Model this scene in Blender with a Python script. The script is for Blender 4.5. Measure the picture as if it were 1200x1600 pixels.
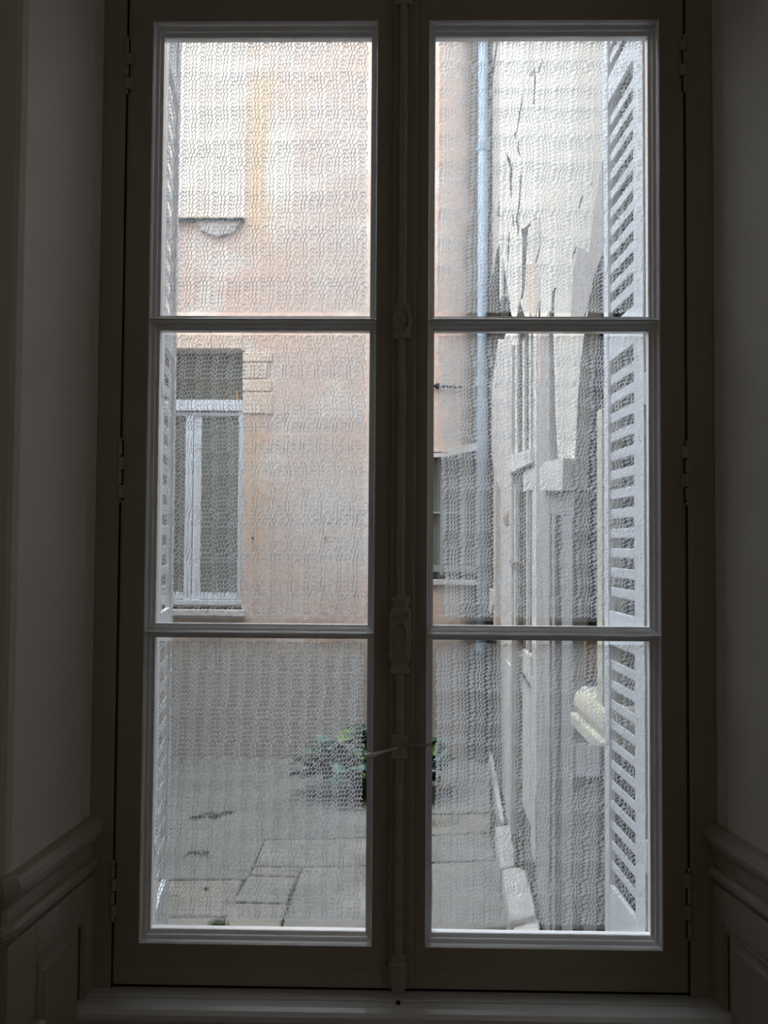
import bpy, bmesh, math, random
from mathutils import Vector, Matrix
random.seed(7)
for o in list(bpy.data.objects): bpy.data.objects.remove(o)
S = bpy.context.scene
COL = S.collection

# ---------------- camera ----------------
F_PX, EYE = 1400.0, Vector((0, -1.85, 1.5))
yaw, pitch, roll = math.radians(-1.0277), math.radians(2.0476), math.radians(0.3835)
fwd = Vector((math.sin(yaw)*math.cos(pitch), math.cos(yaw)*math.cos(pitch), math.sin(pitch)))
rt = Vector((math.cos(yaw), -math.sin(yaw), 0)); up = rt.cross(fwd)
R2 = math.cos(roll)*rt + math.sin(roll)*up
U2 = -math.sin(roll)*rt + math.cos(roll)*up
cam = bpy.data.cameras.new('camera'); camo = bpy.data.objects.new('camera', cam); COL.objects.link(camo)
camo.matrix_world = Matrix(((R2.x, U2.x, -fwd.x, EYE.x), (R2.y, U2.y, -fwd.y, EYE.y), (R2.z, U2.z, -fwd.z, EYE.z), (0, 0, 0, 1)))
cam.sensor_fit = 'VERTICAL'; cam.sensor_height = 36; cam.sensor_width = 27; cam.lens = 36*F_PX/1600
cam.clip_start = 0.02
S.camera = camo

# ---------------- sky, lamps, exposure ----------------
w = bpy.data.worlds.new('overcast_sky'); S.world = w; w.use_nodes = True
bg = w.node_tree.nodes['Background']; bg.inputs[0].default_value = (0.87, 0.935, 1.0, 1); bg.inputs[1].default_value = 5.5
# overcast sky: three times brighter overhead than at the horizon, luminance (1 + 2 sin h) / 3
_nt = w.node_tree; _tc = _nt.nodes.new('ShaderNodeTexCoord'); _sx = _nt.nodes.new('ShaderNodeSeparateXYZ')
_m = _nt.nodes.new('ShaderNodeMapRange'); _m.inputs[1].default_value = 0; _m.inputs[2].default_value = 1; _m.inputs[3].default_value = 2.6; _m.inputs[4].default_value = 7.8
_nt.links.new(_tc.outputs['Generated'], _sx.inputs[0]); _nt.links.new(_sx.outputs[2], _m.inputs[0]); _nt.links.new(_m.outputs[0], bg.inputs[1])
for _x, _e in ((2.3, 2.1), (-2.3, 1.0)):          # added fill lamps that brighten reveals and sash, no real windows there
    lt = bpy.data.lights.new('room_fill_light', 'AREA'); lt.shape = 'RECTANGLE'; lt.size = 1.2; lt.size_y = 1.7
    lt.energy = _e; lt.color = (1.0, 0.92, 0.80)
    lo = bpy.data.objects.new('room_fill_light', lt); COL.objects.link(lo)
    lo.location = (_x, -2.7, 1.75); lo.rotation_euler = (math.radians(90), 0, math.radians(90 if _x > 0 else -90))
S.view_settings.view_transform = 'Standard'; S.view_settings.look = 'None'
S.view_settings.gamma = 1; S.view_settings.exposure = 0.12; S.view_settings.use_curve_mapping = False

# ---------------- pixel helpers (measure real places from the photo) ----------------
def ray(px, py):
    return fwd + R2*((px-600)/F_PX) - U2*((py-800)/F_PX)
def at(px, py, Y):
    d = ray(px, py); t = (Y-EYE.y)/d.y; return EYE + d*t
def gr(px, py, z=0.0):
    d = ray(px, py); t = (z-EYE.z)/d.z; return EYE + d*t
SW_A, SW_B = 0.478+0.027*1.85, 0.027       # side wall plane: x = A + B*y
SN = Vector((-1, SW_B, 0)).normalized()
def sd(px, py, off=0.0):
    d = ray(px, py); a, b = SW_A, SW_B
    a2 = a - off
    t = (a2 + b*EYE.y - EYE.x)/(d.x - b*d.y); return EYE + d*t

# ---------------- mesh helpers ----------------
class MB:
    def __init__(s): s.v = []; s.f = []
    def add(s, vs, fs):
        n = len(s.v); s.v += [tuple(v) for v in vs]; s.f += [tuple(i+n for i in f) for f in fs]; return s
    def box(s, x0, x1, y0, y1, z0, z1):
        return s.add([(x0,y0,z0),(x1,y0,z0),(x1,y1,z0),(x0,y1,z0),(x0,y0,z1),(x1,y0,z1),(x1,y1,z1),(x0,y1,z1)],
                     [(0,3,2,1),(4,5,6,7),(0,1,5,4),(1,2,6,5),(2,3,7,6),(3,0,4,7)])
    def prism(s, pts, vec):
        n = len(pts); vec = Vector(vec)
        a = [Vector(p) for p in pts]; b = [p+vec for p in a]
        return s.add(a+b, [tuple(range(n)), tuple(range(2*n-1, n-1, -1))] + [(i, i+n, (i+1) % n+n, (i+1) % n) for i in range(n)])
    def rings(s, rs, close=True, caps=True):
        n = len(rs[0]); vs = [p for r in rs for p in r]; fs = []
        for k in range(len(rs)-1):
            for i in range(n if close else n-1):
                j = (i+1) % n; fs.append((k*n+i, k*n+j, (k+1)*n+j, (k+1)*n+i))
        if caps and close: fs += [tuple(range(n-1, -1, -1)), tuple(range((len(rs)-1)*n, len(rs)*n))]
        return s.add(vs, fs)
    def lathe(s, cx, cy, prof, n=14, sx=1, sy=1):          # vertical axis, prof = [(r, z)]
        return s.rings([[(cx+r*sx*math.cos(2*math.pi*i/n), cy+r*sy*math.sin(2*math.pi*i/n), z) for i in range(n)] for r, z in prof])
    def tube(s, pts, rad, n=8):
        pts = [Vector(p) for p in pts]; rs = []
        if not isinstance(rad, (list, tuple)): rad = [rad]*len(pts)
        for i, p in enumerate(pts):
            d = (pts[min(i+1, len(pts)-1)]-pts[max(i-1, 0)]).normalized()
            a = d.cross(Vector((0.13, 0.21, 0.97)) if abs(d.z) < .9 else Vector((1, 0.1, 0))).normalized(); b = d.cross(a)
            rs.append([p + (a*math.cos(2*math.pi*k/n)+b*math.sin(2*math.pi*k/n))*rad[i] for k in range(n)])
        return s.rings(rs)
    def build(s, name, mat, parent=None, label=None, kind=None, smooth=False, bevel=0, auto=None):
        me = bpy.data.meshes.new(name); me.from_pydata(s.v, [], s.f); me.update()
        bm = bmesh.new(); bm.from_mesh(me); bmesh.ops.recalc_face_normals(bm, faces=bm.faces); bm.to_mesh(me); bm.free()
        me.materials.append(mat); return link(name, me, parent, label, kind, smooth, bevel)
def link(name, me, parent=None, label=None, kind=None, smooth=False, bevel=0):
    o = bpy.data.objects.new(name, me); COL.objects.link(o)
    if smooth: me.polygons.foreach_set('use_smooth', [True]*len(me.polygons))
    if parent is not None:
        o.parent = parent; o.matrix_parent_inverse = Matrix.Identity(4)
        if not parent.get('_local'):
            o.location = -wloc(parent)
    if label: o['label'] = label
    if kind: o['kind'] = kind
    if bevel:
        m = o.modifiers.new('bevel', 'BEVEL'); m.width = bevel; m.segments = 2; m.limit_method = 'ANGLE'; m.angle_limit = 0.6
        m.harden_normals = False
    return o
def wloc(o):
    p = Vector((0, 0, 0))
    while o is not None: p += Vector(o.location); o = o.parent
    return p
def empty(name, loc, label=None, cat=None, kind=None, rz=0, local=False, group=None):
    o = bpy.data.objects.new(name, None); COL.objects.link(o); o.empty_display_size = .1
    o.location = loc; o.rotation_euler = (0, 0, rz)
    if label: o['label'] = label
    if cat: o['category'] = cat
    if kind: o['kind'] = kind
    if group: o['group'] = group
    if local: o['_local'] = 1
    return o
def copy_part(o, parent, loc):
    c = o.copy(); COL.objects.link(c); c.parent = parent; c.location = loc; return c

# ---------------- materials ----------------
def mat(name, c1, c2=None, scale=8, rough=.6, bump=.0, bscale=None, detail=6, stretch=(1, 1, 1), spec=.3, pos=(.35, .7), metal=0):
    m = bpy.data.materials.new(name); m.use_nodes = True; nt = m.node_tree; b = nt.nodes['Principled BSDF']
    b.inputs['Roughness'].default_value = rough; b.inputs['Specular IOR Level'].default_value = spec; b.inputs['Metallic'].default_value = metal
    tc = nt.nodes.new('ShaderNodeTexCoord'); mp = nt.nodes.new('ShaderNodeMapping'); mp.inputs['Scale'].default_value = stretch
    nt.links.new(tc.outputs['Object'], mp.inputs[0])
    if c2:
        n = nt.nodes.new('ShaderNodeTexNoise'); n.inputs['Scale'].default_value = scale; n.inputs['Detail'].default_value = detail
        nt.links.new(mp.outputs[0], n.inputs['Vector'])
        r = nt.nodes.new('ShaderNodeValToRGB'); r.color_ramp.elements[0].position = pos[0]; r.color_ramp.elements[1].position = pos[1]
        r.color_ramp.elements[0].color = (*c1, 1); r.color_ramp.elements[1].color = (*c2, 1)
        nt.links.new(n.outputs[0], r.inputs[0]); nt.links.new(r.outputs[0], b.inputs['Base Color'])
    else: b.inputs['Base Color'].default_value = (*c1, 1)
    if bump:
        n2 = nt.nodes.new('ShaderNodeTexNoise'); n2.inputs['Scale'].default_value = bscale or scale*5; n2.inputs['Detail'].default_value = 8
        nt.links.new(mp.outputs[0], n2.inputs['Vector'])
        bp = nt.nodes.new('ShaderNodeBump'); bp.inputs['Strength'].default_value = bump; bp.inputs['Distance'].default_value = .02
        nt.links.new(n2.outputs[0], bp.inputs['Height']); nt.links.new(bp.outputs[0], b.inputs['Normal'])
    return m
M = {}
M['paint'] = mat('old_cream_gloss_paint', (.46, .42, .34), (.51, .47, .385), 3, .38, .05, 30, spec=.5)
M['wallpaint'] = mat('pale_wall_paint', (.86, .82, .76), (.90, .86, .80), 2, .6, .06, 12)
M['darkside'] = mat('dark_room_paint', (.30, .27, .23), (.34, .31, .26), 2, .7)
M['bead'] = mat('skylit_gloss_paint', (.88, .89, .91), (.93, .94, .96), 6, .22, .03, 40, spec=.5)  # woodwork paint made whiter and bluer, sky light on beads and sill as colour
M['gap'] = mat('black_gap', (.012, .011, .01))
M['iron'] = mat('painted_iron', (.48, .44, .37), (.56, .52, .44), 30, .4, .1, 60, spec=.5)
M['brass'] = mat('worn_white_handle', (.92, .92, .94), (.84, .83, .82), 20, .22, spec=.6)
M['shut'] = mat('white_shutter_paint', (.80, .85, .93), (.84, .89, .96), 12, .5, .04, 60)
M['stone'] = mat('worn_flagstone', (.18, .172, .16), (.30, .288, .268), 3.5, .85, .5, 18, detail=10)
M['stone2'] = mat('brown_flagstone', (.20, .18, .155), (.31, .285, .255), 4, .85, .5, 18, detail=10)
M['conc'] = mat('grey_concrete', (.17, .165, .152), (.245, .24, .225), 2.2, .9, .3, 25, detail=9)
M['earth'] = mat('mossy_earth', (.035, .05, .025), (.09, .10, .06), 14, .95, .4)
M['kerb'] = mat('pale_kerb_stone', (.48, .46, .44), (.64, .62, .60), 7, .85, .5, 25)
M['cream'] = mat('cream_stone', (.70, .66, .52), (.80, .77, .66), 6, .8, .2, 30)
M['wframe'] = mat('blue_white_frame', (.66, .72, .80), (.74, .79, .87), 10, .45)
M['pipe'] = mat('blue_grey_pipe', (.30, .39, .50), (.38, .47, .58), 5, .5, stretch=(1, 1, .3))
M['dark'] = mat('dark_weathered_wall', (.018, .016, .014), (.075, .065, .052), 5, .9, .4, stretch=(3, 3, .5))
M['black'] = mat('black_metal', (.015, .015, .015), (.03, .028, .025), 20, .6)
M['mauve'] = mat('mauve_grey_plaster', (.40, .36, .35), (.50, .46, .45), 4, .9, .3, stretch=(2, 2, .4))
M['greypanel'] = mat('grey_board', (.30, .30, .31), (.42, .42, .43), 5, .8, .2, stretch=(4, 4, .4))
M['lath'] = mat('flaking_white_lath', (.72, .70, .66), (.84, .83, .80), 9, .8, .4, stretch=(2, 2, .4))
M['timber'] = mat('weathered_timber', (.12, .10, .085), (.36, .33, .29), 7, .9, .5, stretch=(5, 5, .35))
M['beige'] = mat('beige_post_plaster', (.47, .42, .37), (.58, .53, .48), 4, .85, .3, stretch=(2, 2, .5))
M['creamwall'] = mat('peeling_cream_plaster', (.70, .64, .56), (.80, .78, .73), 3.2, .85, .4, 14, stretch=(2, 2, .6))
M['palepillar'] = mat('pale_peeling_plaster', (.56, .51, .48), (.74, .71, .69), 5, .85, .5, 20, stretch=(2, 2, .4))
M['quoin'] = mat('peach_limestone', (.64, .50, .40), (.74, .63, .54), 4, .85, .4, 20)
M['blind'] = mat('pale_closed_shutter', (.64, .55, .48), (.76, .69, .63), 2.5, .7)
M['brownreveal'] = mat('ochre_outer_reveal', (.32, .22, .13), (.45, .34, .22), 8, .85, .3)
M['tanreveal'] = mat('tan_outer_reveal', (.50, .42, .36), (.58, .50, .44), 8, .85, .3)
M['pot'] = mat('dark_plastic_pot', (.02, .02, .018), (.035, .03, .03), 10, .5)
M['stem'] = mat('plant_stem', (.08, .10, .04), (.12, .13, .06), 10)
M['moss'] = mat('green_moss', (.10, .17, .05), (.22, .30, .10), 30, .9)
def leafmat(n, a, b):
    m = mat(n, a, b, 14, .4, spec=.5); return m
M['leaf'] = leafmat('blue_green_leaf', (.07, .17, .13), (.16, .30, .25))
M['leaf2'] = leafmat('dark_green_leaf', (.008, .03, .018), (.03, .08, .05))
M['leaf3'] = leafmat('yellow_green_leaf', (.14, .24, .05), (.22, .33, .08))

def glassmat(name, tint, refl, dark=None):
    m = bpy.data.materials.new(name); m.use_nodes = True; nt = m.node_tree; nt.nodes.clear()
    out = nt.nodes.new('ShaderNodeOutputMaterial'); mx = nt.nodes.new('ShaderNodeMixShader')
    a = nt.nodes.new('ShaderNodeBsdfTransparent') if dark is None else nt.nodes.new('ShaderNodeBsdfDiffuse')
    a.inputs[0].default_value = (*(tint if dark is None else dark), 1)
    g = nt.nodes.new('ShaderNodeBsdfGlossy'); g.inputs['Roughness'].default_value = .02 if dark is None else .12
    lw = nt.nodes.new('ShaderNodeFresnel'); lw.inputs[0].default_value = 1.45
    ml = nt.nodes.new('ShaderNodeMath'); ml.operation = 'MULTIPLY'; ml.inputs[1].default_value = refl
    nt.links.new(lw.outputs[0], ml.inputs[0]); nt.links.new(ml.outputs[0], mx.inputs[0])
    nt.links.new(a.outputs[0], mx.inputs[1]); nt.links.new(g.outputs[0], mx.inputs[2]); nt.links.new(mx.outputs[0], out.inputs[0])
    return m
M['glass'] = glassmat('window_glass', (.97, .98, .98), .8)
M['farglass'] = glassmat('far_window_glass', None, 3.0, (.15, .155, .14))
M['farglassdark'] = glassmat('far_dark_glass', None, 1.5, (.085, .085, .065))
def filmmat(name, alpha, tcol, dcol):
    m = bpy.data.materials.new(name); m.use_nodes = True; nt = m.node_tree; nt.nodes.clear()
    out = nt.nodes.new('ShaderNodeOutputMaterial'); mx = nt.nodes.new('ShaderNodeMixShader'); mx.inputs[0].default_value = alpha
    t = nt.nodes.new('ShaderNodeBsdfTransparent'); a = nt.nodes.new('ShaderNodeBsdfTranslucent'); d = nt.nodes.new('ShaderNodeBsdfDiffuse')
    a.inputs[0].default_value = (*tcol, 1); d.inputs[0].default_value = (*dcol, 1); ad = nt.nodes.new('ShaderNodeAddShader')
    nt.links.new(a.outputs[0], ad.inputs[0]); nt.links.new(d.outputs[0], ad.inputs[1])
    nt.links.new(t.outputs[0], mx.inputs[1]); nt.links.new(ad.outputs[0], mx.inputs[2]); nt.links.new(mx.outputs[0], out.inputs[0])
    return m
M['ink'] = filmmat('frosted_white_ink', .92, (.60, .63, .66), (.25, .25, .25))
M['haze'] = filmmat('frosted_film', .09, (.42, .43, .44), (.2, .2, .2))

def farwall_mat():
    m = bpy.data.materials.new('pink_lime_plaster'); m.use_nodes = True; nt = m.node_tree; L = nt.links.new; b = nt.nodes['Principled BSDF']
    b.inputs['Roughness'].default_value = .9; b.inputs['Specular IOR Level'].default_value = .15
    g = nt.nodes.new('ShaderNodeNewGeometry'); sp = nt.nodes.new('ShaderNodeSeparateXYZ'); L(g.outputs['Position'], sp.inputs[0])
    def noise(sc, det=7, st=(1, 1, 1)):
        mp = nt.nodes.new('ShaderNodeMapping'); mp.inputs['Scale'].default_value = st; L(g.outputs['Position'], mp.inputs[0])
        n = nt.nodes.new('ShaderNodeTexNoise'); n.inputs['Scale'].default_value = sc; n.inputs['Detail'].default_value = det; L(mp.outputs[0], n.inputs['Vector']); return n.outputs[0]
    def mth(op, a, b_=None, clamp=False):
        n = nt.nodes.new('ShaderNodeMath'); n.operation = op; n.use_clamp = clamp
        for i, q in enumerate((a, b_)):
            if q is None: continue
            if isinstance(q, (int, float)): n.inputs[i].default_value = q
            else: L(q, n.inputs[i])
        return n.outputs[0]
    def ss(v, a, c):   # smooth ramp
        n = nt.nodes.new('ShaderNodeMapRange'); n.interpolation_type = 'SMOOTHSTEP'; n.clamp = True
        L(v, n.inputs[0]); n.inputs[1].default_value = a; n.inputs[2].default_value = c; return n.outputs[0]
    def mix(f, c1, c2):
        n = nt.nodes.new('ShaderNodeMix'); n.data_type = 'RGBA'; L(f, n.inputs[0])
        for i, q in ((6, c1), (7, c2)):
            if isinstance(q, tuple): n.inputs[i].default_value = (*q, 1)
            else: L(q, n.inputs[i])
        return n.outputs[2]
    n1 = noise(1.3); n2 = noise(3.5, 9); n3 = noise(14, 6); wob = mth('MULTIPLY', mth('SUBTRACT', n2, .5), .5)
    c = mix(ss(n1, .35, .65), (.62, .455, .385), (.60, .50, .45))
    c = mix(ss(n2, .50, .68), c, (.66, .585, .53))
    # ochre stain column right of the upper window
    x = mth('ADD', sp.outputs[0], mth('MULTIPLY', wob, .35)); z = mth('ADD', sp.outputs[2], wob)
    och = mth('MULTIPLY', mth('MULTIPLY', ss(x, -1.12, -1.06), ss(x, -.92, -.96)), mth('MULTIPLY', ss(z, 3.55, 3.75), ss(z, 5.2, 4.5)))
    c = mix(mth('MULTIPLY', och, .75), c, (.66, .47, .31))
    och2 = mth('MULTIPLY', mth('MULTIPLY', ss(x, -1.12, -1.08), ss(x, -.90, -1.0)), mth('MULTIPLY', ss(z, 1.2, 1.5), ss(z, 2.5, 2.3)))
    c = mix(mth('MULTIPLY', och2, .55), c, (.60, .40, .25))
    pale = mth('MULTIPLY', mth('MULTIPLY', ss(x, -1.0, -.93), ss(x, -.70, -.85)), mth('MULTIPLY', ss(z, 3.6, 4.1), ss(z, 4.7, 4.4)))
    c = mix(mth('MULTIPLY', pale, .7), c, (.80, .73, .64))
    # pale washed patch low right and a grey-brown tone, darker towards the ground
    p2 = mth('MULTIPLY', ss(x, -.9, -.4), mth('MULTIPLY', ss(z, 1.0, 1.4), ss(z, 2.2, 1.8)))
    c = mix(mth('MULTIPLY', p2, .6), c, (.66, .64, .62))
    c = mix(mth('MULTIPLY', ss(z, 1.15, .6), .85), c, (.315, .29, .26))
    # brown tone, darker in steps towards the downpipe side
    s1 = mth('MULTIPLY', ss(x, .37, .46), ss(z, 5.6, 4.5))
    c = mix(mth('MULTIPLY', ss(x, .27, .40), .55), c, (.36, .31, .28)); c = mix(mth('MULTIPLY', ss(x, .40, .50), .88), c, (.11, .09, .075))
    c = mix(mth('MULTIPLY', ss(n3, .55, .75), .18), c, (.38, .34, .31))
    L(c, b.inputs['Base Color'])
    bp = nt.nodes.new('ShaderNodeBump'); bp.inputs['Strength'].default_value = .35; bp.inputs['Distance'].default_value = .02
    L(noise(22, 9), bp.inputs['Height']); L(bp.outputs[0], b.inputs['Normal'])
    return m
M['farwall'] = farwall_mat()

# =====================================================================
#  ROOM SHELL
# =====================================================================
XL, XR = -.572, .579                      # sash outer edges
ZB, ZT = .612, 2.72                       # sash bottom / top
RV = .334                                 # reveal depth towards the room
Lc, Rc = -.622, .636                      # reveal starts (beside frame)
LN, RN = Lc-.0893*RV, Rc+.16*RV           # reveal ends at the room
YF = -.03                                 # front plane of the fixed frame
YR = YF-RV
def struct(mb, name, m, **k): return mb.build(name, m, kind='structure', **k)
# splayed reveals, full height, with a soft rounded inner corner
def reveal(side):
    s = -1 if side == 'left' else 1
    x0, x1 = (Lc, LN) if s < 0 else (Rc, RN)
    prof = [(x0-s*.0, YF+.14), (x0, YF-.004)]
    for k in range(1, 7):
        t = k/6; prof.append((x0+(x1-x0)*.12*t+s*.004*math.sin(t*math.pi), YF-.004-RV*.12*t))
    prof += [(x1-s*.006, YR+.02), (x1-s*.001, YR+.006), (x1+s*.006, YR), (x1+s*.6, YR), (x1+s*.6, YF+.14)]
    root = empty('wall_'+side, (x0, YF, 0), kind='structure')
    mb = MB(); mb.rings([[(x, y, z) for x, y in prof] for z in (0, 3.1)])
    o = mb.build('reveal', M['wallpaint'], root, bevel=0)
    mb = MB(); xa = x1+s*.6
    mb.box(min(xa, s*2.4), max(xa, s*2.4), YR, YF+.14, 0, 3.1)
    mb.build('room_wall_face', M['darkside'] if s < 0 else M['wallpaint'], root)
    return root
wl = reveal('left'); wr = reveal('right')
def rpt(side, r, out=0.0):                # point on reveal at distance r from the frame, out = proud of the surface
    s = -1 if side == 'left' else 1
    x0, k = (Lc, .0893) if s < 0 else (Rc, .16)
    return x0+s*k*r - s*out, YF-r
def dado(side):
    s = -1 if side == 'left' else 1
    prof = [(0, .948), (.012, .948), (.020, .944), (.026, .936), (.028, .926), (.025, .915), (.016, .910), (.012, .900), (.006, .893), (.005, .868),
            (.014, .866), (.019, .858), (.018, .848), (.010, .842), (.006, .834), (0, .832)]
    rs = []
    for r, off in ((0.001, 0), (RV*.98, 0)):
        rs.append([(*rpt(side, r, o), z) for o, z in prof])
    e = (rpt(side, RV, 0)[0])
    rs.append([(rpt(side, RV+o*.9, o*.6)[0], rpt(side, RV+o*.9, o*.6)[1]-.001, z) for o, z in prof])
    if s < 0 or s > 0:
        rs.append([(e+s*.45, YR-o, z) for o, z in prof])
    mb = MB(); mb.rings(rs)
    o = mb.build('trim_1' if s < 0 else 'trim_2', M['paint'], kind='structure')
    return o
dado('left'); dado('right')
def wainscot(side):
    s = -1 if side == 'left' else 1
    root = empty('trim_3' if s < 0 else 'trim_4', (*rpt(side, .15), 0), kind='structure')
    def slab(r0, r1, z0, z1, o0, o1, name='rail'):
        mb = MB(); a0 = rpt(side, r0, o0); b0 = rpt(side, r1, o0); a1 = rpt(side, r0, o1); b1 = rpt(side, r1, o1)
        mb.prism([(*a0, z0), (*b0, z0), (*b1, z0), (*a1, z0)], (0, 0, z1-z0)); return mb.build(name, M['paint'], root, bevel=.0015)
    r0, r1 = .040, (.235 if s < 0 else .30)
    slab(0.001, r0, 0, .833, .0, .012, 'stile'); slab(r1, RV, 0, .833, .0, .012, 'stile')
    slab(r0, r1, .765, .833, .0, .012); slab(r0, r1, 0, .14, .0, .012)
    # raised field: bevelled panel
    mb = MB(); zz0, zz1 = .14, .765
    rs = []
    for ins, o in ((0, .001), (.010, .001), (.012, .004), (.030, .010), (.031, .012)):
        p = [(*rpt(side, r0+ins, o), zz0+ins), (*rpt(side, r1-ins, o), zz0+ins), (*rpt(side, r1-ins, o), zz1-ins), (*rpt(side, r0+ins, o), zz1-ins)]
        rs.append(p)
    mb.rings(rs, caps=False); n = len(mb.v); mb.f.append((n-4, n-3, n-2, n-1))
    mb.build('raised_panel', M['paint'], root)
    # applied bolection bead round the panel
    mb = MB(); zs0, zs1 = zz0, zz1; rs = []
    for ins, o in ((0, .012), (.002, .016), (.006, .015), (.009, .006)):
        rs.append([(*rpt(side, r0+ins, o), zs0+ins), (*rpt(side, r1-ins, o), zs0+ins), (*rpt(side, r1-ins, o), zs1-ins), (*rpt(side, r0+ins, o), zs1-ins)])
    mb.rings(rs, caps=False); mb.build('panel_bead', M['paint'], root)
    if s < 0:
        cx, cy = rpt(side, .285, .012); d = Vector((-s, -.0893*-s*0, 0)); mb = MB()
        rs = []
        for rr, dd in ((.006, 0), (.006, .012), (.014, .018), (.019, .026), (.018, .036), (.010, .042), (.001, .043)):
            rs.append([(cx+dd, cy+rr*math.cos(a*math.pi/8), .672+rr*math.sin(a*math.pi/8)) for a in range(16)])
        mb.rings(rs); mb.build('knob', M['paint'], root, label='small round painted knob on the left panelling', smooth=True)
wainscot('left'); wainscot('right')
# head of the opening, wall over and under, room box
mb = MB(); mb.box(-1.25, 1.30, YR, YF+.14, 2.86, 3.1); struct(mb, 'wall_over_window', M['wallpaint'])
mb = MB(); mb.box(-2.4, 2.4, -5.0, YR, 3.1, 3.2).box(-2.4, 2.4, YR, .1, 3.1, 3.2); struct(mb, 'ceiling', M['wallpaint'])
mb = MB(); mb.box(-2.4, 2.4, -5.0, .0, -.1, 0); struct(mb, 'floor', mat('oak_floor', (.16, .10, .06), (.24, .15, .09), 4, .4, stretch=(1, 8, 1)))
mb = MB(); mb.box(-2.5, -2.4, -5.0, YR, 0, 3.1); struct(mb, 'wall_far_left', M['wallpaint'])
mb = MB(); mb.box(2.4, 2.5, -5.0, YR, 0, 3.1); struct(mb, 'wall_far_right', M['wallpaint'])
mb = MB(); mb.box(-2.5, 2.5, -5.1, -5.0, 0, 3.1); struct(mb, 'wall_back', M['wallpaint'])
# apron under the sill
mb = MB(); mb.box(Lc-.02, Rc+.02, YF, YF+.06, 0, .585); ap = struct(mb, 'wall_front', M['paint'])

# sill: back board with a groove and a rounded nosing
root = empty('trim_5', (0, YF-.03, .56), kind='structure')
mb = MB(); mb.box(Lc, Rc, YF-.028, YF+.055, .572, .606); mb.build('sill_board', M['bead'], root, bevel=.002)
prof = [(YF-.029, .572), (YF-.029, .603), (YF-.035, .6045), (YF-.055, .603), (YF-.066, .599), (YF-.073, .592), (YF-.075, .583), (YF-.072, .575), (YF-.064, .570), (YF-.055, .566), (YF-.052, .552), (YF-.029, .545)]
mb = MB(); mb.rings([[(x, y, z) for y, z in prof] for x in (Lc-.010, Rc+.012)]); mb.build('sill_nosing', M['bead'], root)
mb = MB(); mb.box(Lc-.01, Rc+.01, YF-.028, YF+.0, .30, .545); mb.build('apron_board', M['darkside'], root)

# =====================================================================
#  THE FRENCH WINDOW
# =====================================================================
win = empty('window_1', (0, 0, .606), kind='structure')
win['label'] = 'tall cream painted double casement window with six panes covered in white handwriting'
mb = MB()
mb.box(Lc, XL-.003, YF, .07, .60, 2.90)
mb.build('frame_jamb', M['paint'], win, bevel=.0015)
mb = MB(); mb.box(XR+.003, Rc, YF, .07, .60, 2.90); mb.build('frame_jamb', M['paint'], win, bevel=.0015)
mb = MB(); mb.box(XL-.003, XR+.003, YF, .07, ZT+.004, 2.90); mb.build('frame_head', M['paint'], win)
mb = MB(); mb.box(XL-.003, XR+.003, .0, .09, .60, ZB-.004); mb.build('frame_threshold', M['paint'], win)
mb = MB(); mb.box(XL-.006, XL+.03, .034, .05, .60, ZT+.02).box(XR-.03, XR+.006, .034, .05, .60, ZT+.02); mb.build('rebate_shadow_strip', M['gap'], win)
PZ = [(1.976, 2.574), (1.332, 1.946), (.707, 1.304)]
def casement(s):
    if s < 0: x0, x1, g0, g1 = XL, -.001, -.5075, -.0652
    else: x0, x1, g0, g1 = .001, XR, .0686, .5155
    c = empty('casement', (x0 if s < 0 else x1, 0, ZB)); c.parent = win; c.location = c.location - Vector(win.location)
    yf, yb = -.024, .030; B = .0135
    mb = MB()
    mb.box(x0, g0-B, yf, yb, ZB, ZT); mb.box(g1+B, x1, yf, yb, ZB, ZT)
    mb.box(g0-B, g1+B, yf, yb, ZB, PZ[2][0]-B); mb.box(g0-B, g1+B, yf, yb, PZ[0][1]+B, ZT)
    for i in (0, 1): mb.box(g0-B, g1+B, yf+.003, yb, PZ[i+1][1]+B, PZ[i][0]-B)
    mb.build('sash_frame', M['paint'], c)
    # scribed moulding line along the bottom rail
    mb = MB(); mb.box(x0+.012, x1-.03, yf-.003, yf, ZB+.006, ZB+.036); mb.build('rail_strip', M['paint'], c, bevel=.0012)
    for i, (z0, z1) in enumerate(PZ):
        rs = []
        for off, y in ((-.0005, yb), (-.0005, .0095), (.0048, .0028), (.0052, -.003), (.0085, -.0075), (.0108, -.0100), (.0112, -.019), (.0137, -.0245)):
            rs.append([(g0-off, y, z0-off), (g1+off, y, z0-off), (g1+off, y, z1+off), (g0-off, y, z1+off)])
        mb = MB(); mb.rings(rs, caps=False); mb.build('glazing_bead', M['bead'], c)
        mb = MB(); mb.box(g0-.004, g1+.004, .0125, .0155, z0-.004, z1+.004); mb.build('glass_pane', M['glass'], c)
        lettering(g0, g1, z0, z1, s, i, c)
    return c
def catmull(P, sub=4):
    out = []
    n = len(P)
    for i in range(n-1):
        p0, p1, p2, p3 = P[max(i-1, 0)], P[i], P[i+1], P[min(i+2, n-1)]
        for k in range(sub):
            t = k/sub; t2 = t*t; t3 = t2*t
            out.append(tuple(.5*((2*p1[j])+(-p0[j]+p2[j])*t+(2*p0[j]-5*p1[j]+4*p2[j]-p3[j])*t2+(-p0[j]+3*p1[j]-3*p2[j]+p3[j])*t3) for j in (0, 1)))
    out.append(P[-1]); return out
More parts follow.
